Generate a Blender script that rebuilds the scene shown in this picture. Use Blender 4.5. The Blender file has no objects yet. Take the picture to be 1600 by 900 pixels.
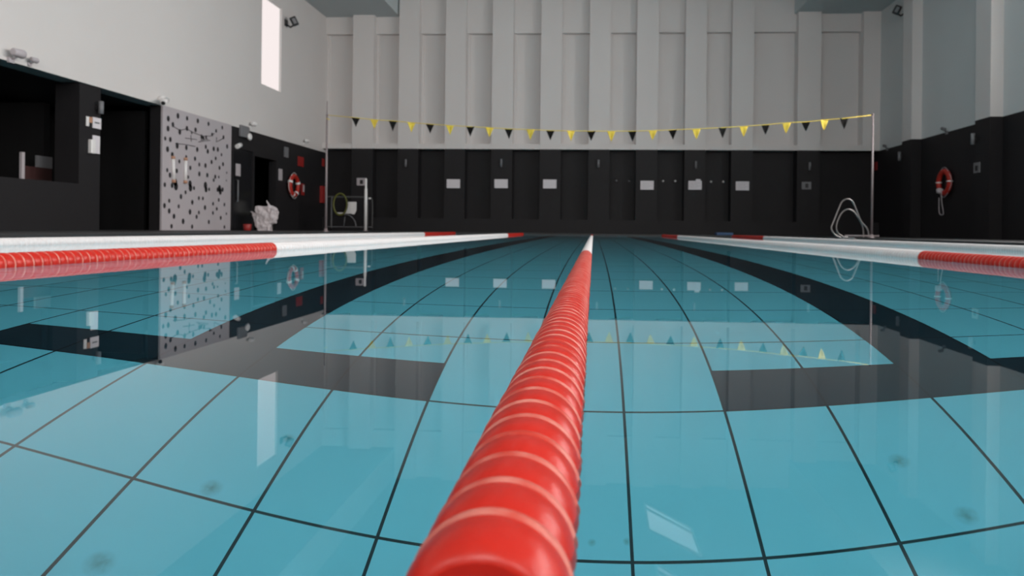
import bpy, bmesh, math, random
from math import pi, sin, cos, radians
from mathutils import Vector
random.seed(7)
S = bpy.context.scene
COL = S.collection

# ------------------------------------------------------------------ camera, world, lights, exposure
F, VX, VY, ROLL, H = 1086.0, 927.0, 359.5, 0.0112, 0.19
PPX = 862.0                                   # principal column of the lens
YAW = math.atan((VX-PPX)/F)                   # camera turned slightly to the left
PPY = VY-(VX-PPX)*ROLL
cam_d = bpy.data.cameras.new('camera')
cam = bpy.data.objects.new('camera', cam_d); COL.objects.link(cam)
cam.location = (0, 0, H)
cam.rotation_euler = (pi/2, -ROLL, YAW)
cam_d.sensor_width = 36.0
cam_d.lens = F/1600*36
cam_d.shift_x = (800-PPX)/1600
cam_d.shift_y = (PPY-450)/1600
cam_d.clip_start = 0.02
cam_d.dof.use_dof = True
cam_d.dof.focus_distance = 1.15
cam_d.dof.aperture_fstop = 8.0
S.camera = cam
S.view_settings.view_transform = 'Standard'
S.view_settings.look = 'None'
S.view_settings.exposure = 0.0
S.view_settings.gamma = 1.0
S.view_settings.use_curve_mapping = False
S.cycles.use_denoising = True
S.cycles.max_bounces = 10
S.cycles.diffuse_bounces = 5
S.cycles.glossy_bounces = 5
S.cycles.transmission_bounces = 8
S.cycles.caustics_refractive = True
S.cycles.caustics_reflective = False
S.cycles.sample_clamp_indirect = 4.0
world = bpy.data.worlds.new('world'); S.world = world
world.use_nodes = True
world.node_tree.nodes['Background'].inputs[0].default_value = (0.55, 0.68, 0.8, 1)
world.node_tree.nodes['Background'].inputs[1].default_value = 0.3

def area(name, loc, rot, sx, sy, power, color):
    l = bpy.data.lights.new(name, 'AREA'); l.shape = 'RECTANGLE'; l.size = sx; l.size_y = sy
    l.energy = power; l.color = color
    o = bpy.data.objects.new(name, l); COL.objects.link(o); o.location = loc; o.rotation_euler = rot
    return o
# daylight entering through the window openings of the right, near and roof walls
RIGHT_WIN = [(-3.2, -0.2), (1.6, 4.6), (6.8, 9.8), (12.0, 15.0), (17.2, 19.3)]     # y ranges; last one added, unseen, to throw shadows across the back wall
RW_Z = (4.1, 8.0)
for (a, b) in RIGHT_WIN:
    area('window_daylight', (13.1, (a+b)/2, sum(RW_Z)/2+.5), (0, radians(74), 0), 4.4, b-a, (375 if b < 17 else 800)*(b-a), (1.0, 0.96, 0.93))  # the added last opening is stronger, to side-light the back wall
NEAR_WIN = [(-9.5, -5.5), (-3.0, 1.0), (3.5, 7.5)]
NW_Z = (3.9, 8.2)
for (a, b) in NEAR_WIN:
    area('window_daylight', ((a+b)/2, -7.3, sum(NW_Z)/2+.5), (radians(78), 0, 0), b-a, 4.4, 820, (1.0, 0.94, 0.90))

# ------------------------------------------------------------------ pixel -> place (the photograph's sight lines)
def ray(x, y):
    dx, dy = x-PPX, PPY-y
    c, s = cos(ROLL), sin(ROLL)
    a, b = (dx*c-dy*s)/F, (dx*s+dy*c)/F
    wx, wy = a*cos(YAW)-sin(YAW), a*sin(YAW)+cos(YAW)
    return wx/wy, b/wy
def at_y(x, y, Y):
    a, b = ray(x, y); return Vector((a*Y, Y, H+b*Y))
def at_x(x, y, X):
    a, b = ray(x, y); Y = X/a; return Vector((X, Y, H+b*Y))

# ------------------------------------------------------------------ materials
def mat(name, color, rough=0.6, metal=0.0, spec=0.5, bump=0.0, bscale=40, var=0.0, vscale=3.0):
    m = bpy.data.materials.new(name); m.use_nodes = True
    nt = m.node_tree; b = nt.nodes['Principled BSDF']
    b.inputs['Base Color'].default_value = (*color, 1)
    b.inputs['Roughness'].default_value = rough
    b.inputs['Metallic'].default_value = metal
    b.inputs['Specular IOR Level'].default_value = spec
    tc = nt.nodes.new('ShaderNodeTexCoord')
    if bump:
        n = nt.nodes.new('ShaderNodeTexNoise'); n.inputs['Scale'].default_value = bscale
        nt.links.new(tc.outputs['Object'], n.inputs['Vector'])
        bp = nt.nodes.new('ShaderNodeBump'); bp.inputs['Strength'].default_value = bump; bp.inputs['Distance'].default_value = 0.01
        nt.links.new(n.outputs['Fac'], bp.inputs['Height']); nt.links.new(bp.outputs['Normal'], b.inputs['Normal'])
    n = nt.nodes.new('ShaderNodeTexNoise'); n.inputs['Scale'].default_value = vscale; n.inputs['Detail'].default_value = 4
    nt.links.new(tc.outputs['Object'], n.inputs['Vector'])
    r = nt.nodes.new('ShaderNodeMapRange'); r.inputs['To Min'].default_value = 1-var; r.inputs['To Max'].default_value = 1+var
    nt.links.new(n.outputs['Fac'], r.inputs['Value'])
    mx = nt.nodes.new('ShaderNodeVectorMath'); mx.operation = 'SCALE'
    mx.inputs[0].default_value = color
    nt.links.new(r.outputs['Result'], mx.inputs['Scale'])
    nt.links.new(mx.outputs['Vector'], b.inputs['Base Color'])
    return m
def emit(name, color, strength):
    m = bpy.data.materials.new(name); m.use_nodes = True
    nt = m.node_tree; nt.nodes.clear()
    e = nt.nodes.new('ShaderNodeEmission'); o = nt.nodes.new('ShaderNodeOutputMaterial')
    e.inputs[0].default_value = (*color, 1); e.inputs[1].default_value = strength
    nt.links.new(e.outputs[0], o.inputs[0]); return m

M = {}
M['white'] = mat('white_wall_paint', (0.68, 0.645, 0.63), 0.7, var=0.03, vscale=0.8)
M['cool'] = mat('shaded_white_wall_paint', (0.60, 0.62, 0.62), 0.7, var=0.03, vscale=0.8)  # same white paint as the other walls, cool shade tinted into it
M['ceil'] = mat('shaded_ceiling_paint', (0.50, 0.55, 0.56), 0.8, var=0.02)  # white paint with the weaker light overhead put in as grey-teal tone
M['black'] = mat('black_wall_paint', (0.0135, 0.0125, 0.014), 0.6, spec=0.25, var=0.08)
M['black2'] = mat('black_recess_paint', (0.009, 0.0088, 0.0095), 0.7, spec=0.2, var=0.05)
M['deck'] = mat('dark_deck_tile', (0.018, 0.018, 0.019), 0.6, var=0.1, vscale=8)
M['steel'] = mat('brushed_steel', (0.26, 0.24, 0.235), 0.4, 1.0)
M['pole'] = mat('galvanised_pole', (0.24, 0.20, 0.205), 0.5, 0.1)
M['frame'] = mat('white_window_frame', (0.75, 0.74, 0.72), 0.5)
M['panel'] = mat('grey_panel', (0.45, 0.41, 0.43), 0.6, var=0.04, vscale=1.5)
M['hole'] = mat('black_hole', (0.01, 0.009, 0.011), 0.8)
M['white_plastic'] = mat('white_plastic', (0.78, 0.76, 0.75), 0.35)
M['grey_plastic'] = mat('grey_plastic', (0.17, 0.17, 0.18), 0.5)
M['frame_grey'] = mat('dull_frame_paint', (0.085, 0.085, 0.085), 0.5)
M['paper'] = mat('white_paper', (0.72, 0.68, 0.71), 0.7, var=0.04, vscale=20)
M['black_plastic'] = mat('black_plastic', (0.012, 0.012, 0.013), 0.35)
M['red_sign'] = mat('red_sign', (0.28, 0.014, 0.012), 0.5)
M['buoy_red'] = mat('lifebuoy_red', (0.42, 0.02, 0.010), 0.5)
M['yellow'] = mat('yellow_flag_fabric', (0.80, 0.60, 0.07), 0.7)
M['flag_black'] = mat('black_flag_fabric', (0.016, 0.015, 0.015), 0.8, spec=0.05)
M['lime'] = mat('lime_hose', (0.10, 0.105, 0.012), 0.5)
M['orange'] = mat('orange_plastic', (0.45, 0.24, 0.15), 0.6)
M['cloth'] = mat('white_crumpled_sheet', (0.62, 0.56, 0.57), 0.75, bump=0.5, bscale=6)
M['blue'] = mat('dark_blue_foam', (0.03, 0.08, 0.18), 0.6)
M['darkglass'] = mat('dark_glass', (0.012, 0.012, 0.014), 0.12)
M['redbrown'] = mat('dark_red_fabric', (0.035, 0.007, 0.006), 0.8)
M['daylight'] = emit('window_daylight', (1.0, 0.9, 0.885), 0.95)
M['skylight'] = emit('rooflight_daylight', (0.86, 0.93, 1.0), 1.3)

# float plastic: glossy red / worn pale rim / white
def plastic(name, color, rough, coat):
    m = mat(name, color, rough, spec=0.28, var=0.10, vscale=30, bump=0.12, bscale=60)
    b = m.node_tree.nodes['Principled BSDF']
    b.inputs['Coat Weight'].default_value = coat; b.inputs['Coat Roughness'].default_value = 0.22
    b.inputs['Subsurface Weight'].default_value = 0.0
    return m
M['float_red'] = plastic('red_float_plastic', (0.44, 0.013, 0.005), 0.40, 0.10)
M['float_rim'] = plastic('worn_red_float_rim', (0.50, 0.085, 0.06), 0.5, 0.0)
# worn, chalky patches along the rims
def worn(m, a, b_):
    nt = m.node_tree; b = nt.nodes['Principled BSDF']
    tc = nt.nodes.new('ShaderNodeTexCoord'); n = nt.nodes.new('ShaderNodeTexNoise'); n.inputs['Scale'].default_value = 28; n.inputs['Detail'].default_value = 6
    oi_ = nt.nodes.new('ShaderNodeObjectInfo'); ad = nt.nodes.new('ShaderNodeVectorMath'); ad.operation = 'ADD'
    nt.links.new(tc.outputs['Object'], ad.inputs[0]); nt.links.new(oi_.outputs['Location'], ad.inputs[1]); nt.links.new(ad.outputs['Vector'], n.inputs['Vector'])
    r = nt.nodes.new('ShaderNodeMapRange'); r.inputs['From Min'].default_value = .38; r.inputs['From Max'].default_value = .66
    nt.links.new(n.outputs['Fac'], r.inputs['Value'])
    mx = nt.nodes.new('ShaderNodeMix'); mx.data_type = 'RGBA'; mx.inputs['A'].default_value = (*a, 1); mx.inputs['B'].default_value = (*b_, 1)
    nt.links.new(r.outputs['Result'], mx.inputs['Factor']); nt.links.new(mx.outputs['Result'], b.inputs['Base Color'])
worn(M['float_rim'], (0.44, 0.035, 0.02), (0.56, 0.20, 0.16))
M['float_white'] = plastic('white_float_plastic', (0.64, 0.615, 0.615), 0.45, 0.05)
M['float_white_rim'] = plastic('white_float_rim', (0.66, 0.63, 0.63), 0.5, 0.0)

# pool tiles with dark joints
XC, P_, Q_, Y0 = -0.053, 0.3105, 0.515, 2.185
def tile_mat(name, color, joint, stains=0.0):
    m = bpy.data.materials.new(name); m.use_nodes = True
    nt = m.node_tree; N = nt.nodes; L = nt.links; b = N['Principled BSDF']
    tc = N.new('ShaderNodeTexCoord'); sp = N.new('ShaderNodeSeparateXYZ'); L.new(tc.outputs['Object'], sp.inputs[0])
    def mth(op, a, bb=None, c=None):
        n = N.new('ShaderNodeMath'); n.operation = op
        for i, v in enumerate((a, bb, c)):
            if v is None: continue
            if isinstance(v, (int, float)): n.inputs[i].default_value = v
            else: L.new(v, n.inputs[i])
        return n.outputs[0]
    def joints(coord, off, step, w):
        return mth('LESS_THAN', mth('PINGPONG', mth('SUBTRACT', coord, off), step/2), w/2)
    jx = joints(sp.outputs['X'], XC+P_/2, P_, 0.0085)
    jy = joints(sp.outputs['Y'], Y0, Q_, 0.0080)
    j = mth('MAXIMUM', jx, jy)
    nz = N.new('ShaderNodeTexNoise'); nz.inputs['Scale'].default_value = 1.3; nz.inputs['Detail'].default_value = 5
    L.new(tc.outputs['Object'], nz.inputs['Vector'])
    mr = N.new('ShaderNodeMapRange'); mr.inputs['To Min'].default_value = 0.93; mr.inputs['To Max'].default_value = 1.07
    L.new(nz.outputs['Fac'], mr.inputs['Value'])
    sc = N.new('ShaderNodeVectorMath'); sc.operation = 'SCALE'; sc.inputs[0].default_value = color
    L.new(mr.outputs['Result'], sc.inputs['Scale'])
    # a few small rusty-dark spots of dirt lying on the tiles
    spot = None
    for (x, y, r) in ((-0.957, 1.703, 0.03), (-1.062, 1.448, 0.035), (0.824, 1.913, 0.03), (0.896, 1.715, 0.03), (-0.857, 1.922, 0.02), (0.092, 1.724, 0.012), (0.005, 1.719, 0.012)):
        dx = mth('SUBTRACT', sp.outputs['X'], x); dy = mth('SUBTRACT', sp.outputs['Y'], y)
        d = mth('SQRT', mth('ADD', mth('MULTIPLY', dx, dx), mth('MULTIPLY', dy, dy)))
        v = mth('SUBTRACT', 1.0, mth('MINIMUM', mth('DIVIDE', d, r), 1.0))
        spot = v if spot is None else mth('MAXIMUM', spot, v)
    nn = N.new('ShaderNodeTexNoise'); nn.inputs['Scale'].default_value = 60; L.new(tc.outputs['Object'], nn.inputs['Vector'])
    spot = mth('MULTIPLY', mth('MULTIPLY', spot, nn.outputs['Fac']), 1.1)
    m1 = N.new('ShaderNodeMix'); m1.data_type = 'RGBA'
    L.new(spot, m1.inputs['Factor']); L.new(sc.outputs['Vector'], m1.inputs['A']); m1.inputs['B'].default_value = (0.03, 0.13, 0.15, 1)
    m2 = N.new('ShaderNodeMix'); m2.data_type = 'RGBA'
    L.new(j, m2.inputs['Factor']); L.new(m1.outputs['Result'], m2.inputs['A']); m2.inputs['B'].default_value = (*joint, 1)
    L.new(m2.outputs['Result'], b.inputs['Base Color'])
    b.inputs['Roughness'].default_value = 0.7; b.inputs['Specular IOR Level'].default_value = 0.0
    return m
M['tile'] = tile_mat('turquoise_pool_tile', (0.130, 0.58, 0.74), (0.005, 0.03, 0.04))
M['tile_dark'] = tile_mat('navy_marker_tile', (0.011, 0.030, 0.044), (0.006, 0.010, 0.016))

def water_mat():
    m = bpy.data.materials.new('pool_water'); m.use_nodes = True
    nt = m.node_tree; nt.nodes.clear()
    g = nt.nodes.new('ShaderNodeBsdfGlass'); o = nt.nodes.new('ShaderNodeOutputMaterial')
    g.inputs['IOR'].default_value = 1.333; g.inputs['Roughness'].default_value = 0.0
    g.inputs['Color'].default_value = (1, 1, 1, 1)
    tc = nt.nodes.new('ShaderNodeTexCoord'); n = nt.nodes.new('ShaderNodeTexNoise'); n.inputs['Scale'].default_value = 1.1
    nt.links.new(tc.outputs['Object'], n.inputs['Vector'])
    bp = nt.nodes.new('ShaderNodeBump'); bp.inputs['Strength'].default_value = 0.006; bp.inputs['Distance'].default_value = 0.05
    nt.links.new(n.outputs['Fac'], bp.inputs['Height']); nt.links.new(bp.outputs['Normal'], g.inputs['Normal'])
    nt.links.new(g.outputs[0], o.inputs[0]); return m
M['water'] = water_mat()

# ------------------------------------------------------------------ mesh helpers
class MB:
    def __init__(s): s.v, s.f, s.mi, s.sm = [], [], [], []
    def face(s, idx, mi=0, smooth=False): s.f.append(idx); s.mi.append(mi); s.sm.append(smooth)
    def box(s, x0, x1, y0, y1, z0, z1, mi=0):
        x0, x1 = sorted((x0, x1)); y0, y1 = sorted((y0, y1)); z0, z1 = sorted((z0, z1))
        n = len(s.v)
        s.v += [(x, y, z) for z in (z0, z1) for (x, y) in ((x0, y0), (x1, y0), (x1, y1), (x0, y1))]
        for f in ((3, 2, 1, 0), (4, 5, 6, 7), (0, 1, 5, 4), (1, 2, 6, 5), (2, 3, 7, 6), (3, 0, 4, 7)):
            s.face(tuple(n+i for i in f), mi)
        return s
    def poly(s, pts, mi=0):
        n = len(s.v); s.v += [tuple(p) for p in pts]; s.face(tuple(range(n, n+len(pts))), mi); return s
    def prism(s, pts, d, mi=0):       # flat outline pts extruded by vector d
        n = len(s.v); k = len(pts); d = Vector(d)
        s.v += [tuple(p) for p in pts] + [tuple(Vector(p)+d) for p in pts]
        s.face(tuple(range(n+k-1, n-1, -1)), mi); s.face(tuple(range(n+k, n+2*k)), mi)
        for i in range(k):
            j = (i+1) % k; s.face((n+i, n+j, n+k+j, n+k+i), mi)
        return s
    def tube(s, pts, r, seg=8, closed=False, mi=0, caps=True):
        pts = [Vector(p) for p in pts]; k = len(pts); n0 = len(s.v)
        up = None
        for i, p in enumerate(pts):
            if closed: t = pts[(i+1) % k]-pts[i-1]
            else: t = pts[min(i+1, k-1)]-pts[max(i-1, 0)]
            t.normalize()
            if up is None:
                up = Vector((0, 0, 1)) if abs(t.z) < .9 else Vector((0, 1, 0))
            u = t.cross(up); u.normalize(); w = u.cross(t); w.normalize(); up = w
            rr = r[i] if isinstance(r, (list, tuple)) else r
            for a in range(seg):
                an = 2*pi*a/seg; s.v.append(tuple(p+u*cos(an)*rr+w*sin(an)*rr))
        m = k if closed else k-1
        for i in range(m):
            for a in range(seg):
                b = (a+1) % seg; i2 = (i+1) % k
                s.face((n0+i*seg+a, n0+i*seg+b, n0+i2*seg+b, n0+i2*seg+a), mi, True)
        if not closed and caps:
            s.face(tuple(n0+a for a in range(seg-1, -1, -1)), mi); s.face(tuple(n0+(k-1)*seg+a for a in range(seg)), mi)
        return s
    def lathe(s, prof, seg, axis='y', origin=(0, 0, 0), mis=None, close=True):
        # prof: list of (t along axis, r)
        n0 = len(s.v); ox, oy, oz = origin; k = len(prof)
        for (t, r) in prof:
            for a in range(seg):
                an = 2*pi*a/seg; c, sn = cos(an)*r, sin(an)*r
                if axis == 'y': s.v.append((ox+c, oy+t, oz+sn))
                elif axis == 'z': s.v.append((ox+c, oy+sn, oz+t))
                else: s.v.append((ox+t, oy+c, oz+sn))
        for i in range(k-1):
            for a in range(seg):
                b = (a+1) % seg
                s.face((n0+i*seg+a, n0+i*seg+b, n0+(i+1)*seg+b, n0+(i+1)*seg+a), mis[i] if mis else 0, True)
        if close:
            s.face(tuple(n0+a for a in range(seg)), 0); s.face(tuple(n0+(k-1)*seg+a for a in range(seg-1, -1, -1)), 0)
        return s
    def mesh(s, name, mats):
        me = bpy.data.meshes.new(name); me.from_pydata(s.v, [], s.f)
        for m in (mats if isinstance(mats, (list, tuple)) else [mats]): me.materials.append(M[m] if isinstance(m, str) else m)
        me.polygons.foreach_set('material_index', s.mi); me.polygons.foreach_set('use_smooth', s.sm)
        me.update()
        bm = bmesh.new(); bm.from_mesh(me); bmesh.ops.recalc_face_normals(bm, faces=bm.faces); bm.to_mesh(me); bm.free()
        return me
    def build(s, name, mats, parent=None, loc=None, bevel=0):
        o = bpy.data.objects.new(name, s.mesh(name, mats)); COL.objects.link(o)
        if loc is not None: o.location = loc
        if parent is not None: o.parent = parent
        if bevel:
            b = o.modifiers.new('bevel', 'BEVEL'); b.width = bevel; b.segments = 2; b.limit_method = 'ANGLE'
        return o
def tag(o, label=None, cat=None, group=None, kind=None):
    if label: o['label'] = label
    if cat: o['category'] = cat
    if group: o['group'] = group
    if kind: o['kind'] = kind
    return o
def thing(name, label, cat, loc=(0, 0, 0), rz=0, group=None):
    o = bpy.data.objects.new(name, None); COL.objects.link(o); o.location = loc; o.rotation_euler = (0, 0, rz)
    o.empty_display_size = 0.1
    return tag(o, label, cat, group)
def struct(name, mb, mats, label=None, cat=None, parent=None, kind='structure'):
    o = mb.build(name, mats, parent)
    if parent is None: tag(o, label, cat, None, kind)
    elif label: o['label'] = label
    return o

# ------------------------------------------------------------------ the hall
XL, XR, YB, YN = -11.75, 11.77, 30.0, -6.0
PF = 29.45                      # face of the back wall's pilasters
DZ = 0.05                       # deck level above the water
PX0, PX1, PY0, PY1 = -7.56, 7.44, 0.22, 25.40
DEPTH = -1.38
BAND = 3.60                     # top of the black band on back and right walls
BANDL = 3.45
SOF, CEIL = 9.36, 10.6
SXL, SXR = -8.5, 8.34

# pool basin
xs = sorted({PX0, PX1} | {XC+(k*4+d)*P_ for k in (-5, -3, -1, 1, 3, 5) for d in (-2.5, -.5, .5, 2.5)})
ys = sorted({PY0, Y0, Y0+.255, PY1-2.0-.3125, PY1-2.0, PY1})
fl = MB()
for i in range(len(xs)-1):
    for j in range(len(ys)-1):
        cx, cy = (xs[i]+xs[i+1])/2, (ys[j]+ys[j+1])/2
        dark = 0
        for k in (-5, -3, -1, 1, 3, 5):
            d = abs(cx-(XC+k*4*P_))
            if d < .156 and Y0 < cy < PY1-2.0: dark = 1
            if d < .77 and (Y0 < cy < Y0+.255 or PY1-2.3125 < cy < PY1-2.0): dark = 1
        fl.poly([(xs[i], ys[j], DEPTH), (xs[i+1], ys[j], DEPTH), (xs[i+1], ys[j+1], DEPTH), (xs[i], ys[j+1], DEPTH)], dark)
struct('floor_pool_basin', fl, ['tile', 'tile_dark'], 'turquoise tiled pool bottom with navy lane markings', 'pool floor')
w = MB()
T = 0.25
for nm, a in (('left', (PX0-T, PX0, PY0-T, PY1+T)), ('right', (PX1, PX1+T, PY0-T, PY1+T)), ('near', (PX0, PX1, PY0-T, PY0)), ('far', (PX0, PX1, PY1, PY1+T))):
    struct('wall_pool_'+nm, MB().box(*a, DEPTH-.1, -.012), ['tile'], 'turquoise tiled '+nm+' side of the swimming pool', 'pool wall')
wt = MB(); wt.poly([(PX0, PY0, 0), (PX1, PY0, 0), (PX1, PY1, 0), (PX0, PY1, 0)])
tag(wt.build('pool_water', 'water'), 'still clear water filling the swimming pool and mirroring the hall', 'water', None, 'stuff')
# deck around the pool (four slabs in one floor)
d = MB()
d.box(XL-4, PX0-T, YN, YB, -.3, DZ); d.box(PX1+T, XR, YN, YB, -.3, DZ); d.box(PX0-T, PX0, YN, YB, -.012, DZ); d.box(PX1, PX1+T, YN, YB, -.012, DZ)
d.box(PX0, PX1, YN, PY0-T, -.3, DZ); d.box(PX0, PX1, PY1+T, YB, -.3, DZ); d.box(PX0, PX1, PY0-T, PY0, -.012, DZ); d.box(PX0, PX1, PY1, PY1+T, -.012, DZ)
struct('floor', d, 'deck', 'dark tiled deck around the pool', 'floor')

# back wall -------------------------------------------------------
pil = [(550, 583), (622, 654), (695, 727), (768, 801), (844, 877), (920, 953), (994, 1028), (1070, 1103), (1143, 1177), (1246, 1282)]
pX = [(at_y(a, 200, PF).x, at_y(b, 200, PF).x) for a, b in pil]
wb = MB()
wb.box(XL-.3, XR+.3, YB, YB+.3, BAND, CEIL+1, 0)
wb.box(XL-.3, XR+.3, YB, YB+.3, -.3, BAND, 1)
for (a, b) in pX:
    wb.box(a, b, PF, YB, BAND, CEIL+1, 0)
    wb.box(a, b, PF, YB, DZ, BAND, 1)
edges = [XL]+[v for p in pX for v in p]+[XR]
HZ = 8.62
rec = [(edges[i], edges[i+1]) for i in range(0, len(edges), 2)]
for n, (a, b) in enumerate(rec):
    wb.box(a, b, PF+.02, YB, BAND, BAND+.22, 0)                  # sill
    wb.box(a, b, PF+.30, YB, HZ, CEIL+1, 0)                      # header slab
    wb.box(a, a+.10, PF+.46, YB, BAND+.22, HZ, 0)                # thin reveal strips
    wb.box(a, b, PF, YB, DZ, .62, 1)                             # flush plinth
wb.box(at_y(1348, 200, PF).x, XR, PF+.01, YB, BAND, CEIL, 0)
struct('wall_back', wb, ['white', 'black'], 'white ribbed back wall above a black band', 'wall')

# right wall ------------------------------------------------------
def wall_with_holes(mb, axis_x, t, y0, y1, z0, z1, holes, mi=0):
    """slab between x=axis_x and axis_x+t with rectangular openings (ya,yb,za,zb), openings share z range"""
    ycur = y0
    for (a, b, za, zb) in sorted(holes):
        mb.box(axis_x, axis_x+t, ycur, a, z0, z1, mi)
        if za > z0: mb.box(axis_x, axis_x+t, a, b, z0, za, mi)
        if zb < z1: mb.box(axis_x, axis_x+t, a, b, zb, z1, mi)
        ycur = b
    mb.box(axis_x, axis_x+t, ycur, y1, z0, z1, mi)
wr = MB()
wall_with_holes(wr, XR, .3, YN, YB, BAND, CEIL+1, [(a, b, *RW_Z) for a, b in RIGHT_WIN], 0)
wr.box(XR, XR+.3, YN, YB, -.3, BAND, 1)
RP = XR-.36
rpil = [(25.8, 26.55), (20.8, 21.6), (15.8, 16.6), (10.3, 11.1), (5.1, 5.9), (-.1, .7)]
for i, (a, b) in enumerate(rpil):
    struct('trim_%d' % (i+1), MB().box(RP, XR, a, b, BAND, SOF, 0).box(RP, XR, a, b, DZ, BAND, 1), ['white', 'black'], 'pilaster of the right wall, pale above and black below', 'pilaster')
struct('wall_right', wr, ['cool', 'black'], 'white right wall, cool shade tinted in, with pilasters above a black band', 'wall')

# left wall -------------------------------------------------------
LW = at_x(409, 60, XL).y, at_x(440, 60, XL).y
lwz = at_x(409, 128, XL).z, at_x(441, 8, XL).z
wl = MB()
wall_with_holes(wl, XL, -.5, YN, YB, BANDL, CEIL+1, [(LW[0], LW[1], 5.22, 8.38)], 0)
yA = at_x(125, 200, XL).y       # recess end / pier start
yB = at_x(158, 200, XL).y       # pier end
yC = at_x(251, 200, XL).y       # opening end / perforated panel start
yD = at_x(359, 200, XL).y
dy0, dy1 = at_x(396, 300, XL).y, at_x(432, 300, XL).y
dzt = at_x(396, 243, XL).z
struct('wall_left', wl, ['white'], 'white upper left wall with one narrow window', 'wall')
wl = MB()
wl.box(XL-.3, XL-.02, YN, yA, -.3, 1.12, 1)
wl.box(XL-.6, XL-.02, yA, yB, -.3, BANDL-.02, 1)
wl.box(XL-.3, XL-.02, yC, dy0, -.3, BANDL-.001, 1)
wl.box(XL-.3, XL-.02, dy1, YB, -.3, BANDL-.001, 1)
wl.box(XL-.3, XL-.02, dy0, dy1, dzt, BANDL-.001, 1)
# the dark rooms behind the openings
struct('wall_left_lower', wl, ['white', 'black'], 'black lower left wall with counter, pier and doorways', 'wall')
for nm, args, lab in (('inner', (XL-3.8, XL-3.6, YN, YB, -.3, 4), 'black back wall of the side rooms'),
        ('room', (XL-3.6, XL-.5, yC+.05, yC+.2, DZ, 3.3), 'black side wall inside the tall opening'),
        ('end', (XL-3.6, XL-.5, YN, YN+.2, DZ, 4), 'black end wall of the side rooms'),
        ('partition', (XL-3.6, XL-1.2, at_x(70, 200, XL).y+1.6, at_x(125, 200, XL).y+.4, DZ, 3.05), 'black partition behind the counter'),
        ('far_room', (XL-3.6, XL-.3, YB-.1, YB, DZ, 4), 'black far end of the side rooms')):
    struct('wall_left_'+nm, MB().box(*args), 'black2', lab, 'wall')
struct('ceiling_left', MB().box(XL-3.6, XL-.501, YN, YB, BANDL, BANDL+.2), 'deck', 'dark ceiling of the side rooms', 'ceiling')
# near wall (behind the camera)
wn = MB()
cur = XL
for (a, b) in NEAR_WIN:
    wn.box(cur, a, YN-.3, YN, BAND, CEIL+1); wn.box(a, b, YN-.3, YN, BAND, NW_Z[0]); wn.box(a, b, YN-.3, YN, NW_Z[1], CEIL+1); cur = b
wn.box(cur, XR, YN-.3, YN, BAND, CEIL+1)
wn.box(XL-4, XR+.3, YN-.3, YN, -.3, BAND, 1)
struct('wall_near', wn, ['white', 'black'], 'white wall with windows behind the viewer', 'wall')

# windows
def win(n, axis, plane, a, b, z0, z1, bars):
    f = MB(); t = .06
    def bx(u0, u1, v0, v1):
        if axis == 'x': f.box(plane-.04, plane+.04, u0, u1, v0, v1)
        else: f.box(u0, u1, plane-.04, plane+.04, v0, v1)
    bx(a, a+t, z0, z1); bx(b-t, b, z0, z1); bx(a+t, b-t, z0, z0+t); bx(a+t, b-t, z1-t, z1)
    for i in range(1, bars):
        c = a+(b-a)*i/bars; bx(c-.03, c+.03, z0+t, z1-t)
    o = struct('window_%d' % n, f, 'frame', 'white framed window', 'window'); return o
for i, (a, b) in enumerate(RIGHT_WIN): win(i+2, 'x', XR+.1, a, b, *RW_Z, 3)  # last frame belongs to the opening added for back wall shadows
for i, (a, b) in enumerate(NEAR_WIN): win(i+7, 'y', YN-.1, a, b, *NW_Z, 3)
o = MB().box(XL-.10, XL-.08, LW[0], LW[1], 5.22, 8.38)
w1 = struct('window_1', o, 'daylight', 'tall narrow bright window high in the left wall', 'window')
f = MB(); t = .03
f.box(XL-.08, XL-.05, LW[0], LW[0]+t, 5.22, 8.38); f.box(XL-.08, XL-.05, LW[1]-t, LW[1], 5.22, 8.38)
f.box(XL-.08, XL-.05, LW[0]+t, LW[1]-t, 5.22, 5.22+t); f.box(XL-.08, XL-.05, LW[0]+t, LW[1]-t, 8.38-t, 8.38)
f.build('window_frame', 'frame', w1)

# ceiling with low side soffits and parallelogram rooflights
c = MB()
c.box(XL-.3, SXL, YN, YB+.3, SOF, SOF+.3); c.box(SXR, XR+.3, YN, YB+.3, SOF, SOF+.3)
c.box(SXL-.2, SXL, YN, YB+.3, SOF+.3, CEIL+.2); c.box(SXR, SXR+.2, YN, YB+.3, SOF+.3, CEIL+.2)
c.box(SXL-.2, SXR+.2, YN, YB+.3, CEIL, CEIL+.2)
struct('ceiling', c, 'ceil', 'white ceiling, tinted grey for shade, with lowered soffits along both sides', 'ceiling')
n = 11
for k in range(6):
    for sgn in (1, -1):
        yo = -4.95*k
        pts = [(sgn*2.13, 27.6+yo, CEIL), (sgn*3.66, 25.4+yo, CEIL), (sgn*3.68, 23.3+yo, CEIL), (sgn*2.12, 25.15+yo, CEIL)]
        if min(p[1] for p in pts) < YN+.3: continue
        cen = sum((Vector(p) for p in pts), Vector())/4
        o = MB().prism([Vector(p)-Vector((0, 0, .03)) for p in pts], (0, 0, .02))
        r = struct('window_%d' % n, o, 'skylight', 'slanted four-sided rooflight in the ceiling', 'rooflight'); n += 1
        fr = MB()
        for i in range(4):
            a, b = Vector(pts[i]), Vector(pts[(i+1) % 4]); fr.tube([a-Vector((0, 0, .03)), b-Vector((0, 0, .03))], .05, 6)
        a = Vector(pts[0]).lerp(Vector(pts[3]), .22); b = Vector(pts[1]).lerp(Vector(pts[2]), .22)
        fr.tube([a-Vector((0, 0, .05)), b-Vector((0, 0, .05))], .05, 6)
        fr.build('window_frame', 'frame', r)

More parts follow.
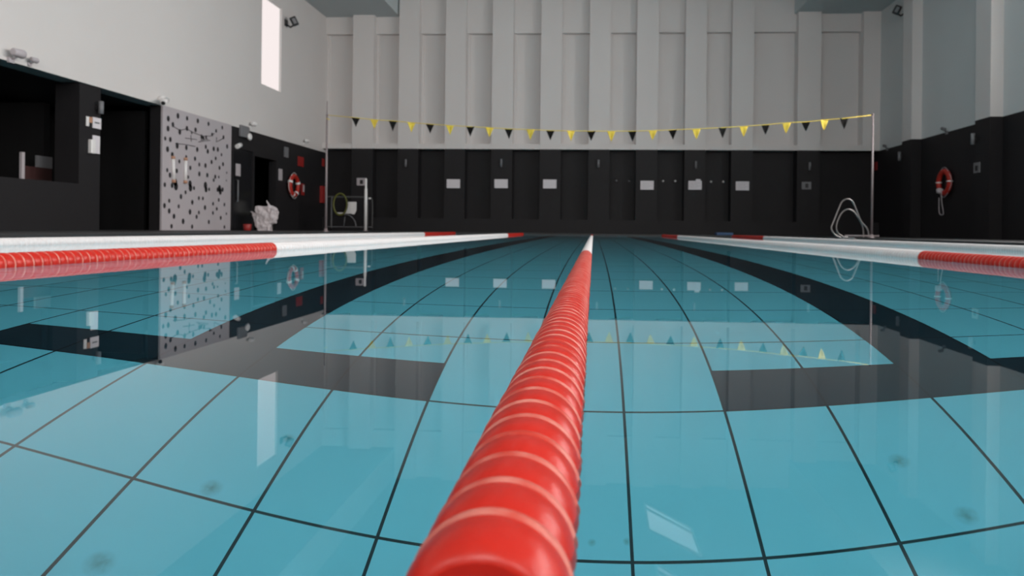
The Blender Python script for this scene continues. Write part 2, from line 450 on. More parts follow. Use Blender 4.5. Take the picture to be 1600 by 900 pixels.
# ------------------------------------------------------------------ lane ropes
def float_profile(R, p):
    # one float: narrow neck, bulging shell, thin worn rim, neck
    return [(0.00*p, R*.78), (.05*p, R*.87), (.16*p, R*.945), (.32*p, R*.985), (.50*p, R*.995), (.66*p, R*.985), (.76*p, R*.970), (.80*p, R*.992), (.87*p, R*1.0), (.93*p, R*.985), (.965*p, R*.92), (1.0*p, R*.78)]
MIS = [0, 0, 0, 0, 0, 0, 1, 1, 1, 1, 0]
PITCH = 0.05
def lane_rope(label, X, R, a, first_y, seg, sag=None):
    root = thing('lane_rope', label, 'lane rope', (X, PY0, 0), 0, 'lane ropes floating down the length of the pool')
    N = int((PY1-.35-PY0-.12)/PITCH)
    prof = float_profile(R, PITCH*.985)
    meshes = {}
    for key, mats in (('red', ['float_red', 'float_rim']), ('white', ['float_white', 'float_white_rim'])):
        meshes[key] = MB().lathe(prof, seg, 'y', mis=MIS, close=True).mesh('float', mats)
    low = [(0, R*.84), (.2*PITCH, R*.97), (.5*PITCH, R), (.85*PITCH, R*.97), (.985*PITCH, R*.84)]
    rest = MB()
    first = int((first_y-PY0-.12)/PITCH)
    proto = {}
    for k in range(N):
        y = .12+k*PITCH
        Y = PY0+y
        red = Y < 5.38 or Y > PY1-5.0
        if first <= k < first+100:
            key = 'red' if red else 'white'
            o = bpy.data.objects.new('float', meshes[key]); COL.objects.link(o)
            o.parent = root; o.location = (0, y, a)
            o.rotation_euler = (random.uniform(-.012, .012), random.uniform(-3, 3), random.uniform(-.012, .012))
        else:
            near = Y < first_y
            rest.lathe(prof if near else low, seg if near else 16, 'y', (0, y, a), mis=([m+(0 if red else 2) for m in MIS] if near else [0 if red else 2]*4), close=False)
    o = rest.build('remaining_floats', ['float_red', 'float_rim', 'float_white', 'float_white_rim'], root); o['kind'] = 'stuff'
    MB().tube([(0, .0, a), (0, PY1-PY0, a)], .004, 6).build('steel_cable', 'steel', root)
    t = MB(); t.lathe([(0, .009), (.02, .014), (.07, .014), (.09, .009)], 12, 'y', (0, PY1-PY0-.3, a))
    t.build('end_tensioner', 'steel', root)
    return root
lane_rope('thick red lane rope running straight away from the viewer, turning white at its far tip', -.054, .0468, -.0115, PY0+.12, 48)
lane_rope('first lane rope left of the central red one, red near end then long white stretch', -2.56, .053, .010, 2.55, 24)
lane_rope('first lane rope right of the central red one, red near end then white', 2.49, .053, .010, 2.75, 24)
lane_rope('white lane rope farthest left, running beside the left deck', -5.05, .053, .014, 5.3, 20)
lane_rope('white lane rope farthest right, running beside the right deck', 4.95, .053, .014, 6.0, 20)

# ------------------------------------------------------------------ backstroke flags and poles
FY = 20.4
flags = [(556, 184), (585, 187), (614, 189), (643, 191.5), (672, 194), (703, 196), (735, 198), (765, 199.5), (795, 201.5), (829, 202.5), (860, 204), (892, 204.5), (924, 205), (955, 205), (988, 205), (1020, 204), (1051, 203), (1088, 201.5), (1129, 199.5), (1162, 197.5), (1196, 195), (1229, 192), (1259, 190.5), (1288, 187.5), (1319, 185)]
pl = at_y(511, 180, FY); pr = at_y(1364, 180, FY)
root = thing('flag_line', 'string of black and yellow triangular flags sagging across the pool', 'flags', (0, FY, 0))
def loc(v): return Vector(v)-Vector((0, FY, 0))
MB().tube([loc(pl)+Vector((.045, 0, 0))]+[loc(at_y(x, y, FY)) for x, y in flags]+[loc(pr)-Vector((.045, 0, 0))], .011, 6).build('cord', 'yellow', root)
for i, (x, y) in enumerate(flags):
    p = loc(at_y(x, y, FY)); tw = random.uniform(-.25, .25); hw, hh = .125, .29+random.uniform(-.02, .02)
    m = MB(); c0, s0 = cos(tw), sin(tw)
    lean = random.uniform(-.015, .015)
    cols, rows = 6, 6
    pts = []
    for r in range(rows+1):
        for q in range(cols+1):
            u = (q/cols*2-1)*hw*(1-r/rows*.97); bulge = .03*sin(r/rows*pi)*cos(q/cols*pi-1)
            pts.append((p.x+u*c0+lean*r/rows, p.y+u*s0+bulge, p.z-hh*r/rows))
    n0 = len(m.v); m.v += pts
    for r in range(rows):
        for q in range(cols):
            k = r*(cols+1)+q; m.face((k, k+1, k+cols+2, k+cols+1), 0, True)
    o = m.build('flag', 'flag_black' if i % 2 == 0 else 'yellow', root)
    sl = o.modifiers.new('thickness', 'SOLIDIFY'); sl.thickness = .004
    o['label'] = 'black triangular flag' if i % 2 == 0 else 'yellow triangular flag'
def flag_pole(x, ztop, label, thin):
    r = thing('flag_pole', label, 'pole', (x, FY, DZ), 0, 'poles holding the flag line')
    MB().lathe([(0, .09), (.015, .09), (.03, .05), (.10, .045)], 16, 'z').build('base', 'pole', r)
    m = MB().lathe([(.03, .036 if thin else .030), (ztop-DZ, .025)], 16, 'z')
    m.build('pole', 'pole', r)
    k = MB().lathe([(0, .0), (.01, .035), (.04, .035), (.05, .0)], 12, 'z', (0, 0, ztop-DZ-.02)); k.build('cap', 'pole', r)
    if thin:
        MB().tube([(0, 0, ztop-DZ), (0, 0, ztop-DZ+.42)], .014, 8).build('thin_mast', 'pole', r)
        MB().tube([(.0, -.03, ztop-DZ-.10), (.1, -.06, ztop-DZ-.14)], .012, 6).build('hook', 'yellow', r)
flag_pole(pl.x, pl.z-.0, 'slim pale pole at the left end of the flag line, beside the white chair trolley', True)
flag_pole(pr.x, pr.z+.02, 'slim grey pole at the right end of the flag line, beside the pool ladder', False)

# ------------------------------------------------------------------ pool ladder on the right side
LY = 20.0
root = thing('pool_ladder', 'steel pool ladder with two curved handrails on the right pool edge', 'pool ladder', (PX1, LY, DZ))
def smooth(pts, n=6):
    out = []
    k = len(pts); P = [Vector(p) for p in pts]
    for i in range(k-1):
        p0, p1, p2, p3 = P[max(i-1, 0)], P[i], P[i+1], P[min(i+2, k-1)]
        for j in range(n):
            t = j/n
            out.append(.5*((2*p1)+(-p0+p2)*t+(2*p0-5*p1+4*p2-p3)*t*t+(-p0+3*p1-3*p2+p3)*t*t*t))
    out.append(P[-1]); return out
off = Vector((PX1, LY, DZ))
for pts, y in (([(1314, 372), (1304, 366), (1299, 356), (1303, 345), (1311, 325), (1316, 315), (1324, 311), (1332, 315), (1338, 328), (1345, 345), (1354, 356), (1357, 364), (1357, 370)], 19.7),
               ([(1318, 370), (1309, 364), (1307, 352), (1312, 338), (1318, 330), (1326, 327), (1334, 331), (1341, 340), (1347, 352), (1349, 362), (1349, 369)], 20.3)):
    q = [at_y(x, yy, y)-off for x, yy in pts]
    q[-1].z = 0; q[-2].z = max(q[-2].z, .06)
    MB().tube(smooth(q), .021, 10).build('handrail', 'steel', root)
    dwn = [q[0], Vector((-.13, q[0].y, -.1)), Vector((-.13, q[0].y, -.95))]
    MB().tube(smooth(dwn), .022, 8).build('stile', 'steel', root)
for z in (-.3, -.55, -.8):
    MB().box(-.19, -.09, -.3, .3, z-.01, z+.01).build('tread', 'steel', root, bevel=.003)
g = MB().box(-.50, .42, -.36, -.30, .05, .085); g.build('base_bar', 'pole', root)

# ------------------------------------------------------------------ things on the back wall
def back_panel(name, label, cat, x0, x1, y0, y1, m, th=.015, group=None, Y=PF, bevel=.004):
    a, b = at_y(x0, y1, Y), at_y(x1, y0, Y)
    o = MB().box(0, b.x-a.x, -th, 0, 0, b.z-a.z).build(name, m, None, (a.x, Y-.001, a.z), bevel)
    return tag(o, label, cat, group)
where = ['leftmost of six', 'second from left', 'just left of the bare central pilaster', 'just right of the bare central pilaster', 'with small slip on its top edge', 'rightmost of six']
for i, (x, y) in enumerate([(708.5, 287), (783, 287), (859, 287.5), (1011, 289.5), (1086, 289.5), (1160, 290.5)]):
    o = back_panel('sign', 'white notice on black back wall, '+where[i], 'sign', x-10.5, x+10.5, y-6.8, y+6.8, 'paper', group='white notices on the back wall pilasters')
    w_ = at_y(x+10.5, y, PF).x-at_y(x-10.5, y, PF).x
    if i >= 3:
        l = MB()
        for q in range(4): l.box(.06, w_*(.9 if q % 2 else .7), -.0165, -.015, .08+q*.065, .09+q*.065)
        l.build('text_line', 'panel', o)
    if i == 4:
        MB().box(w_*.55, w_*.9, -.018, -.001, .36, .44).build('paper_slip', 'paper', o)
for lab, x, y in (('small grey sign with dark pictogram, behind the white post at left', 565, 284), ('small grey sign with dark pictogram at the right end of the back wall', 1260, 290)):
    o = back_panel('sign', lab, 'sign', x-7.5, x+7.5, y-5.8, y+5.8, 'grey_plastic' if x > 900 else 'panel')
    w_ = .41; MB().box(.14, .27, -.018, -.015, .06, .24).build('pictogram', 'black_plastic', o)
wl_ = ['leftmost', 'second from the left', 'on the bare central pilaster', 'fourth from the left', 'rightmost']
for i, (x, y) in enumerate([(634.5, 255), (783.5, 255), (935, 256), (1087, 258), (1264.5, 260)]):
    a = at_y(x, y, PF)
    r = thing('wall_light', 'slim wall light high on black back wall, '+wl_[i], 'wall light', (a.x, PF, a.z), 0, 'slim wall lights on the back wall')
    MB().box(-.04, .04, -.02, 0, -.05, .05).build('bracket', 'black_plastic', r)
    MB().lathe([(-.17, .0), (-.165, .045), (.165, .045), (.17, .0)], 12, 'z', (0, -.065, 0)).build('lamp_tube', 'grey_plastic', r)
hk = ['left one between fourth and fifth notices', 'right one between fourth and fifth notices', 'left one between fifth and sixth notices', 'right one between fifth and sixth notices', 'dim left one beside the bare pilaster', 'dim right one before the fourth notice']
for i, (x, y) in enumerate([(1036, 283), (1055, 283), (1111, 284), (1130, 284), (963, 282.5), (983, 283)]):
    a = at_y(x, y, YB)
    o = MB().lathe([(-.05, .018), (-.04, .04), (-.01, .04), (0, .05)], 10, 'y').build('wall_hook', 'white_plastic' if i < 4 else 'grey_plastic', None, (a.x, YB-.001, a.z))
    tag(o, 'small round hook, '+hk[i], 'hook', 'small hooks in the back wall recesses')

# ------------------------------------------------------------------ left wall things
def left_box(name, label, cat, x0, x1, y0, y1, m, th=.02, group=None, X=XL-.02, bevel=.003):
    ym = (y0+y1)/2; xm = (x0+x1)/2
    Ya, Yb = at_x(x0, ym, X).y, at_x(x1, ym, X).y
    z0, z1 = at_x(xm, y1, X).z, at_x(xm, y0, X).z
    o = MB().box(0, th, 0, Yb-Ya, 0, z1-z0).build(name, m, None, (X+.0005, Ya, z0), bevel)
    if label: tag(o, label, cat, group)
    o['dims'] = 0; del o['dims']
    return o, Yb-Ya, z1-z0
PXL = XL+.06
pan = thing('perforated_panel', 'tall grey board speckled with black holes on the left wall', 'wall panel', (XL, yC, DZ))
pd = yD-yC; pz = BANDL-DZ
MB().box(.001, .06, 0, pd, 0, pz).build('board', 'panel', pan, bevel=.004)
dots = [(65,45,1.5),(92,85,1),(138,130,1.1),(75,148,1.1),(105,187,1),(73,213,1.1),(150,235,1.1),(198,146,.9),(268,163,1),(325,150,.9),(338,182,.9),(377,164,.9),(402,172,1),(428,207,.8),(388,228,.8),(362,252,.8),(436,270,.9),(197,212,1),(253,222,1),(228,240,.6),(55,278,.8),(88,285,1),(70,348,1.1),(133,325,1.2),(193,338,1),(264,350,1),(320,332,.9),(333,362,1),(372,345,1),(399,350,1),(460,330,1),(423,384,.7),(101,385,1.1),(250,410,.9),(192,400,.8),(147,428,.8),(278,448,.8),(318,455,1),(358,432,.9),(385,408,.8),(433,446,.9),(410,470,.9),(219,470,.9),(130,490,.9),(68,485,.8),(86,518,1),(278,510,1),(330,518,1),(382,528,.9),(405,530,.6),(372,550,.8),(205,530,.7),(457,502,.5),(455,553,.4),(52,580,.9),(158,658,1),(188,630,.8),(81,685,.8),(50,717,1),(143,722,.8),(81,752,1),(232,695,1),(275,668,.8),(301,670,.8),(405,680,.8),(442,710,.8),(368,705,.8),(392,738,.8),(315,730,1),(217,758,1.1),(275,762,.8),(367,765,.8),(260,790,.9),(112,787,1),(172,820,1.1),(418,797,.9),(455,770,.6),(340,824,.9),(96,852,.9),(231,855,.9),(442,857,.8),(220,880,.9),(270,880,.7),(352,882,.7),(403,880,.9),(293,268,1),(305,275,.8),(322,270,.8),
 (120,565,1.5),(125,590,1.6),(100,585,1),(217,575,1.4),(220,600,1.5),(243,602,.8),(318,585,1.5),(322,610,1.3),(342,610,.8),(410,605,1.5),(415,625,1.4),(398,612,1),(430,612,1)]
hm = MB()
for (cx, cy, s_) in dots:
    p = at_x(245+cx/4.186, 150+cy/4.186, PXL)-Vector((XL, yC, DZ))
    r = .062*s_
    if p.y < .05 or p.y > pd-.05 or p.z < .06 or p.z > pz-.06: continue
    hm.prism([(.0605, p.y+r*cos(i*pi/4+.3), p.z+r*1.25*sin(i*pi/4+.3)) for i in range(8)], (.002, 0, 0))
hm.build('hole_pattern', 'hole', pan)
ln = MB()
for poly in ([(110,200),(150,225),(195,215),(240,240),(300,262),(350,262),(375,245)], [(185,275),(260,285)], [(222,255),(225,298)], [(272,300),(348,290)], [(285,290),(335,282)], [(120,310),(190,318),(250,330)], [(390,270),(388,300),(420,285),(440,270)]):
    q = [at_x(245+x/4.186, 150+y/4.186, PXL)-Vector((XL-.003, yC, DZ)) for x, y in poly]
    ln.tube(q, .010, 6)
ln.build('drawn_lines', 'hole', pan)
for cx0, cx1, c0, c1 in ((100, 104, 405, 555), (182, 180, 415, 560)):
    a = at_x(245+cx0/4.186, 150+c0/4.186, PXL)-Vector((XL-.03, yC, DZ)); b = at_x(245+cx1/4.186, 150+c1/4.186, PXL)-Vector((XL-.03, yC, DZ))
    h_ = MB().tube([a, b], .045, 10).build('grab_tube', 'white_plastic', pan)
    e = MB().tube([a+Vector((0, 0, .05)), a-Vector((0, 0, .03))], .055, 10); e.tube([b+Vector((0, 0, .03)), b-Vector((0, 0, .05))], .055, 10)
    e.build('end_cap', 'orange', h_)

# pier notices
left_box('notice', 'small white notice high on the black pier, left of the orange one', 'notice', 134, 138.2, 182, 197, 'white_plastic')
o, a_, b_ = left_box('notice', 'white notice high on the black pier, under the wall lamp', 'notice', 144, 157, 184, 201, 'paper')
MB().box(.02, .0215, a_*.2, a_*.8, b_*.45, b_*.6).build('text_block', 'grey_plastic', o)
o, a_, b_ = left_box('notice', 'orange square notice beside the white ones on the black pier', 'notice', 138.5, 143, 183, 192, 'orange', th=.03)
o, a_, b_ = left_box('notice', 'tall white notice in the middle of the black pier', 'notice', 144, 155, 212, 240, 'paper')
o, a_, b_ = left_box('dispenser', 'small white box overlapping the tall notice on the black pier', 'dispenser', 137, 143.8, 218, 240, 'white_plastic', th=.1, bevel=.02)
r0 = at_x(151, 168, XL-.02)
r = thing('wall_lamp', 'grey tube lamp at the top of the black pier', 'wall lamp', r0)
MB().box(0, .06, -.06, .06, -.05, .05).build('bracket', 'black_plastic', r)
MB().lathe([(-.15, .0), (-.145, .055), (.145, .055), (.15, .0)], 12, 'z', (.11, 0, 0)).build('lamp_tube', 'grey_plastic', r)
# spotlights sitting on the ledge of the white wall
def ledge_lamp(x, y, label, m, s):
    a = at_x(x, y, XL)
    r = thing('spotlight', label, 'spotlight', (XL, a.y, a.z), 0, 'small spotlights along the foot of the white wall')
    MB().box(0, .05*s, -.06*s, .06*s, -.1*s, 0).build('wall_plate', m, r, bevel=.004)
    MB().tube([(.02, 0, -.03*s), (.12*s, 0, .0), (.16*s, 0, .05*s)], .02*s, 8).build('arm', m, r)
    q = MB().lathe([(-.12*s, .045*s), (-.11*s, .07*s), (.08*s, .085*s), (.1*s, .08*s)], 12, 'y', (.17*s, 0, .08*s)); q.build('lamp_head', m, r)
ledge_lamp(15, 90, 'spotlight at the far left above the dark counter opening, first of two', 'panel', 1.1)
ledge_lamp(45, 98, 'small spotlight above the dark counter opening, second of two', 'panel', .7)
ledge_lamp(390, 197, 'white spotlight on the ledge above the dark door beside the perforated board', 'white_plastic', .9)
ledge_lamp(474, 223, 'white spotlight on the ledge above the left lifebuoy', 'white_plastic', .9)
# surveillance camera at the corner of the perforated board
a = at_x(250, 160, XL); a.z = max(a.z, BANDL+.13)
r = thing('surveillance_camera', 'white surveillance camera at the upper corner of the perforated board', 'camera', a)
MB().lathe([(0, .10), (.05, .12), (.14, .11), (.18, .06)], 14, 'x').build('mount', 'white_plastic', r)
MB().tube([(.14, 0, 0), (.24, -.1, -.03), (.28, -.2, -.06)], .035, 8).build('arm', 'white_plastic', r)
MB().tube([(.24, -.10, -.02), (.36, -.42, -.16)], .075, 12).build('camera_body', 'white_plastic', r)
MB().tube([(.36, -.42, -.16), (.367, -.44, -.167)], .05, 12).build('lens', 'black_plastic', r)
# loudspeakers / floodlights
def floodlight(p, sgn, label):
    r = thing('floodlight', label, 'floodlight', p, 0, 'black floodlights near the ceiling')
    MB().box(0, sgn*.05, -.09, .09, -.12, .12).build('wall_plate', 'black_plastic', r, bevel=.01)
    MB().tube([(sgn*.03, 0, -.05), (sgn*.2, 0, -.16), (sgn*.3, 0, -.1)], .035, 8).build('arm', 'black_plastic', r)
    h_ = MB().box(-.12, .12, -.11, .11, -.17, .17).build('lamp_housing', 'black_plastic', r, bevel=.04)
    h_.location = (sgn*.36, -.05, .05); h_.rotation_euler = (radians(20), radians(sgn*-28), radians(sgn*20))
    g_ = MB().box(-.05, .06, -.125, -.111, -.08, .12).build('lamp_glass', 'grey_plastic', h_)
floodlight(Vector((XL, at_x(446, 36, XL).y, at_x(446, 36, XL).z)), 1, 'black floodlight high on the left wall beside the bright window')
floodlight(Vector((XR, at_x(1416, 18, XR).y, at_x(1416, 18, XR).z)), -1, 'black floodlight high on the right wall by the farthest pilaster')
# emergency light, doors, notices
e0 = at_x(381, 213, XL-.02)
r = thing('emergency_light', 'box emergency light with round lamp above the dark door', 'emergency light', e0)
MB().box(0, .10, -.35, .2, -.05, .34).build('housing', 'grey_plastic', r, bevel=.02)
MB().lathe([(0, .10), (.05, .13), (.09, .08)], 12, 'x', (.1, .12, .0)).build('lamp', 'white_plastic', r)
s0 = at_x(368, 228, XL-.02)
r = thing('spotlight', 'small silver spotlight left of the emergency light above the dark door', 'spotlight', s0, 0, None)
MB().tube([(0, 0, 0), (.1, 0, 0)], .04, 8).build('arm', 'grey_plastic', r)
MB().tube([(.1, .12, .05), (.14, -.16, -.04)], .075, 10).build('lamp_head', 'white_plastic', r)
def dbox(mb, x0, x1, y0, y1, th, base=0.0):
    Ya, Yb = at_x(x0, 300, XL-.02).y, at_x(x1, 300, XL-.02).y
    mb.box(XL-.02+base, XL-.02+base+th, Ya, Yb, y0, y1)
dr = MB(); dbox(dr, 362, 393, DZ, 2.75, .03)
d1 = struct('door_1', dr, 'darkglass', 'dark closed door beside the perforated board', 'door')
fr = MB(); Ya, Yb = at_x(362, 300, XL).y, at_x(393, 300, XL).y
fr.box(XL-.02, XL+.05, Ya-.1, Ya, DZ, 2.85); fr.box(XL-.02, XL+.05, Yb, Yb+.1, DZ, 2.85); fr.box(XL-.02, XL+.05, Ya, Yb, 2.75, 2.85)
fr.build('door_frame', 'black', d1)
MB().tube([(XL+.03, Ya+.25, 1.0), (XL+.08, Ya+.25, 1.0), (XL+.08, Ya+.25, 1.7), (XL+.03, Ya+.25, 1.7)], .022, 8).build('door_handle', 'grey_plastic', d1)
left_box('notice', 'white sheet stuck on the dark door beside the perforated board', 'notice', 368, 375, 256, 275, 'panel', X=XL+.011)
left_box('notice', 'narrow pale notice right of the open dark doorway', 'notice', 435, 440.5, 264, 282, 'panel')
left_box('wall_vent', 'narrow grey box high between the doorway and the lifebuoy', 'vent', 443.5, 449, 230, 246, 'grey_plastic', th=.05)
left_box('sign', 'red square sign above the left lifebuoy', 'sign', 465, 474, 245, 260, 'red_sign')
o, a_, b_ = left_box('extinguisher_sign', 'red and grey sign right of the left lifebuoy', 'sign', 470, 475, 287, 305, 'red_sign')
MB().box(.02, .022, a_*.5, a_*.95, b_*.3, b_*.9).build('picture', 'panel', o)
left_box('sign', 'small red sign in the far left corner, upper one behind the flag pole', 'sign', 503, 506.5, 248, 260, 'red_sign')
left_box('hose_cabinet', 'red box low in the far left corner behind the flag pole', 'cabinet', 499.5, 506.5, 291, 317, 'red_sign', th=.12)
# lifebuoys
def lifebuoy(p, face, label, rope_loop):
    r = thing('lifebuoy', label, 'lifebuoy', p, 0, 'red lifebuoys hung on the side walls')
    m = MB(); R, rr = .36, .095; seg, ring = 40, 12
    for i in range(seg):
        a0 = 2*pi*i/seg
        for j in range(ring):
            b0 = 2*pi*j/ring
            m.v.append((face*(.11+rr*.8*sin(b0)), (R+rr*cos(b0))*cos(a0), (R+rr*cos(b0))*sin(a0)))
    for i in range(seg):
        for j in range(ring):
            m.face((i*ring+j, ((i+1) % seg)*ring+j, ((i+1) % seg)*ring+(j+1) % ring, i*ring+(j+1) % ring), 0, True)
    m.build('ring', 'buoy_red', r)
    for ang in ((20, 160, 250, 300) if not rope_loop else (2, 178)):
        b = MB(); a0 = radians(ang); pts = []
        c_ = Vector((face*.11, R*cos(a0), R*sin(a0))); t_ = Vector((0, -sin(a0), cos(a0)))
        b.tube([c_-t_*(.018 if rope_loop else .045), c_+t_*(.018 if rope_loop else .045)], rr*1.04, 14, caps=False)
        b.build('white_band', 'white_plastic', r)
    MB().box(0, face*.05, -.06, .06, -.2, .42).build('bracket', 'black_plastic', r)
    rp = MB()
    rp.tube([(face*.12, (R+rr+.015+.03*cos(4*2*pi*i/48))*cos(2*pi*i/48), (R+rr+.015+.03*cos(4*2*pi*i/48))*sin(2*pi*i/48)) for i in range(48)], .010, 6, closed=True)
    rp.build('grab_line', 'white_plastic' if not rope_loop else 'panel', r)
    if rope_loop:
        q = MB().tube(smooth([(face*.2, -.02, -.3), (face*.2, -.03, -.6), (face*.15, -.05, -1.0), (face*.13, .06, -1.08), (face*.15, .22, -1.0), (face*.15, .25, -.5)]), .014, 6)
        q.build('throwing_line', 'panel', r)
        MB().lathe([(-.1, .02), (-.07, .1), (.06, .11), (.1, .03)], 12, 'z', (face*.2, .10, -.28)).build('line_bag', 'panel', r)
    return r
p = at_x(455, 290, XL-.01); lifebuoy(p, 1, 'red and white lifebuoy on the black left wall', False)
p = at_x(1480.5, 285, XR-.01); lifebuoy(p, -1, 'red lifebuoy with hanging throwing line on the black right wall', True)

# inside the dark counter opening
yq = 14.2
o = MB().box(0, .05, 0, .75, 0, .62).build('framed_picture', 'grey_plastic', None, (XL-3.59, at_x(22, 245, XL-3.6).y, 1.75)); tag(o, 'dim grey square poster deep inside the counter room', 'poster')
r = thing('folding_screen', 'dark red screen with pale edge post behind the left counter', 'screen', (XL-1.1, at_x(34, 250, XL-1.1).y, DZ))
MB().box(-.03, .03, -.03, .05, 0, 1.75).build('edge_post', 'panel', r)
MB().box(-.02, .02, .05, .85, 0, 1.45).build('screen_panel', 'redbrown', r)
MB().box(-.02, .03, .4, .85, 1.45, 1.72).build('top_panel', 'grey_plastic', r)

# crumpled white sheet over a folding easel, by the doorway
a = at_x(415, 362, XL+1.0)
by = a.y
root = thing('covered_stand', 'stand draped with a crumpled whitish sheet in front of the dark doorway', 'covered stand', (XL+1.0, by, DZ))
def P(x, y, dx=0): return at_y(x, y, by)-Vector((XL+1.0, by-dx, DZ))
m = MB()
for pts, th in (([P(402, 323), P(418, 322), P(433, 326), P(430, 348), P(424, 350), P(422, 364), P(405, 364), P(404, 345)], .30),
                ([P(416, 311), P(424, 323), P(428, 330), P(418, 328)], .10), ([P(393, 330), P(404, 334), P(408, 350), P(402, 356)], .18)):
    m.prism([Vector(p)+Vector((0, -th/2, 0)) for p in pts], (0, th, 0))
o = m.build('sheet', 'cloth', root)
rm = o.modifiers.new('remesh', 'REMESH'); rm.mode = 'VOXEL'; rm.voxel_size = .03
tx = bpy.data.textures.new('crumple', 'CLOUDS'); tx.noise_scale = .22
dm = o.modifiers.new('crumple', 'DISPLACE'); dm.texture = tx; dm.strength = .16
for sx in (-.2, .25): MB().tube([(sx, 0, 0), (sx*.7, 0, .7)], .02, 8).build('leg', 'steel', root)
bx_ = at_y(397, 362, by)
tag(MB().lathe([(0, .10), (.02, .11), (.2, .13), (.21, .12)], 14, 'z').build('bucket', 'red_sign', None, (bx_.x, by-.45, DZ)), 'small red bucket left of the sheet-covered stand', 'bucket')

# trolley, hoop, chair, white post on the far left deck
TY = 27.0
def Q(x, y, Y=TY): return at_y(x, y, Y)
o0 = Vector((Q(545, 360).x, TY, DZ))
root = thing('equipment_trolley', 'grey tubular trolley frame on the far left deck', 'trolley', o0)
x0, x1 = Q(513, 330).x-o0.x, Q(578, 330).x-o0.x
zt = Q(545, 308).z-DZ; zl = Q(545, 354).z-DZ
for yy in (-.3, .3):
    MB().tube(smooth([(x0, yy, .08), (x0, yy, zt-.2), (x0+.06, yy, zt-.04), (x0+.2, yy, zt), (x1-.2, yy, zt), (x1-.06, yy, zt-.04), (x1, yy, zt-.2), (x1, yy, .08)], 5), .02, 8).build('side_frame', 'frame_grey', root)
MB().box(x0, x1, -.3, .3, zl-.02, zl).build('shelf', 'grey_plastic', root)
MB().tube([(x0+.25, -.3, zt), (x0+.25, -.3, .1)], .018, 8).build('upright', 'grey_plastic', root)
for x in (x0, x1):
    for yy in (-.3, .3):
        wv = MB().lathe([(-.02, .05), (-.018, .055), (.018, .055), (.02, .05)], 14, 'x', (x, yy, .055)); wv.build('wheel', 'black_plastic', root)
c0 = Q(531, 318, TY-.4)
hoop = MB().tube([(.27*cos(2*pi*i/32), 0, .42*sin(2*pi*i/32)) for i in range(32)], .035, 8, closed=True).build('hose_coil', 'lime', None, (c0.x, TY-.36, c0.z-.03))
tag(hoop, 'yellow-green coiled hoop hanging on the front of the trolley frame', 'hoop')
ch = Vector((Q(545, 335).x, TY, zl+DZ))
r = thing('chair', 'white plastic chair shell lying inside the trolley frame', 'chair', ch)
s = Q(545, 333).z-ch.z
MB().box(-.42, .18, -.2, .2, s-.03, s+.02).build('seat', 'white_plastic', r, bevel=.015)
bk = MB().prism([(-.06, -.2, s), (.28, -.2, s-.06), (.36, -.2, s+.1), (.36, -.2, s+.44), (0.02, -.2, s+.44)], (0, .06, 0)).build('backrest', 'white_plastic', r, bevel=.02)
MB().tube(smooth([(-.2, -.15, s-.05), (.1, -.17, s-.1), (.3, -.18, s-.3), (.36, -.18, 0.02)]), .02, 8).build('leg', 'grey_plastic', r)
MB().tube([(-.2, .15, s-.05), (-.25, .15, .02)], .02, 8).build('leg', 'grey_plastic', r)
pp = Q(571, 362, TY-.7)
r = thing('white_post', 'white metal post standing in front of the right end of the trolley frame', 'post', (pp.x, TY-.7, DZ))
zt2 = Q(574, 279, TY-.7).z-DZ
MB().lathe([(0, .1), (.02, .1), (.03, .06)], 16, 'z').build('base', 'pole', r)
MB().lathe([(.02, .055), (zt2*.8, .055), (zt2*.81, .04), (zt2, .04)], 16, 'z').build('pole', 'white_plastic', r)
kk = Q(578.5, 317, TY-.33)
tag(MB().lathe([(-.03, .02), (-.02, .055), (.02, .055), (.03, .02)], 14, 'z').build('float_ball', 'white_plastic', None, (x1+o0.x+.08, TY-.3, zt+DZ-.06)), 'small white knob on the right corner of the trolley frame', 'knob')
tag(MB().box(0, .62, -.2, .2, 0, .10).build('foam_board', 'blue', None, (Q(1118, 366, 26.5).x, 26.5, DZ), .02), 'low dark blue foam board on the far deck at right', 'foam board')

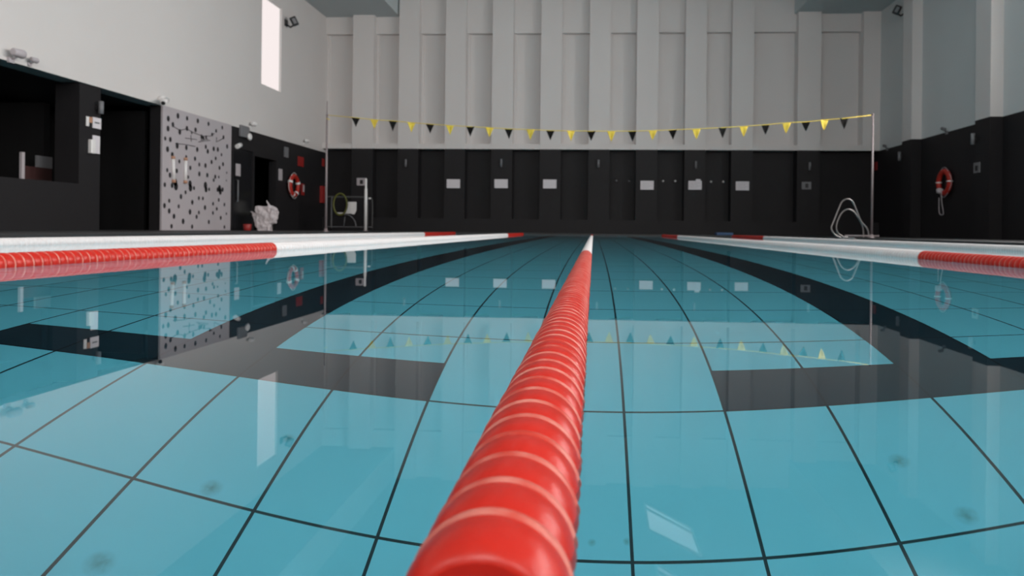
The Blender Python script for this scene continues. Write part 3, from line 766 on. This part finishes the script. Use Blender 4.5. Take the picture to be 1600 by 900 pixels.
# right wall things
def right_box(name, label, cat, x0, x1, y0, y1, m, X, th=.03, bevel=.004):
    ym, xm = (y0+y1)/2, (x0+x1)/2
    Ya, Yb = at_x(x1, ym, X).y, at_x(x0, ym, X).y
    z0, z1 = at_x(xm, y1, X).z, at_x(xm, y0, X).z
    o = MB().box(-th, 0, 0, Yb-Ya, 0, z1-z0).build(name, m, None, (X-.0005, Ya, z0), bevel)
    return tag(o, label, cat), Yb-Ya, z1-z0
for lab, x, y in (('grey tube lamp on the nearer black pilaster of the right wall', 1526, 217), ('grey tube lamp on the farther black pilaster of the right wall', 1410, 244)):
    a = at_x(x, y, RP)
    r = thing('wall_lamp', lab, 'wall lamp', (RP, a.y, a.z), 0, 'tube lamps on the right wall pilasters')
    MB().box(-.06, 0, -.06, .06, -.05, .05).build('bracket', 'black_plastic', r)
    MB().lathe([(-.17, .0), (-.165, .055), (.165, .055), (.17, .0)], 12, 'z', (-.11, 0, 0)).build('lamp_tube', 'grey_plastic', r)
o, a_, b_ = right_box('sign', 'small grey pictogram sign on the nearer black pilaster of the right wall', 'sign', 1522.5, 1532, 254, 270, 'grey_plastic', RP)
MB().box(-.034, -.03, a_*.3, a_*.7, b_*.2, b_*.7).build('pictogram', 'black_plastic', o)
right_box('sign', 'small dull red sign in the far right corner behind the flag pole', 'sign', 1367, 1371, 253, 266, 'red_sign', XR)
def ledge_small(x, y, label):
    a = at_x(x, y, XR)
    r = thing('spotlight', label, 'spotlight', (XR, a.y, a.z), 0, 'small spotlights on the right wall ledge')
    MB().box(-.04, 0, -.06, .06, -.1, .0).build('wall_plate', 'grey_plastic', r)
    MB().tube([(-.02, 0, -.02), (-.12, 0, .04)], .02, 8).build('arm', 'black_plastic', r)
    MB().tube([(-.12, -.08, .05), (-.12, .1, .1)], .055, 10).build('lamp_head', 'grey_plastic', r)
ledge_small(1480, 205, 'small dark spotlight on the ledge above the right lifebuoy')
ledge_small(1387, 231, 'small dark spotlight on the ledge near the far right corner')
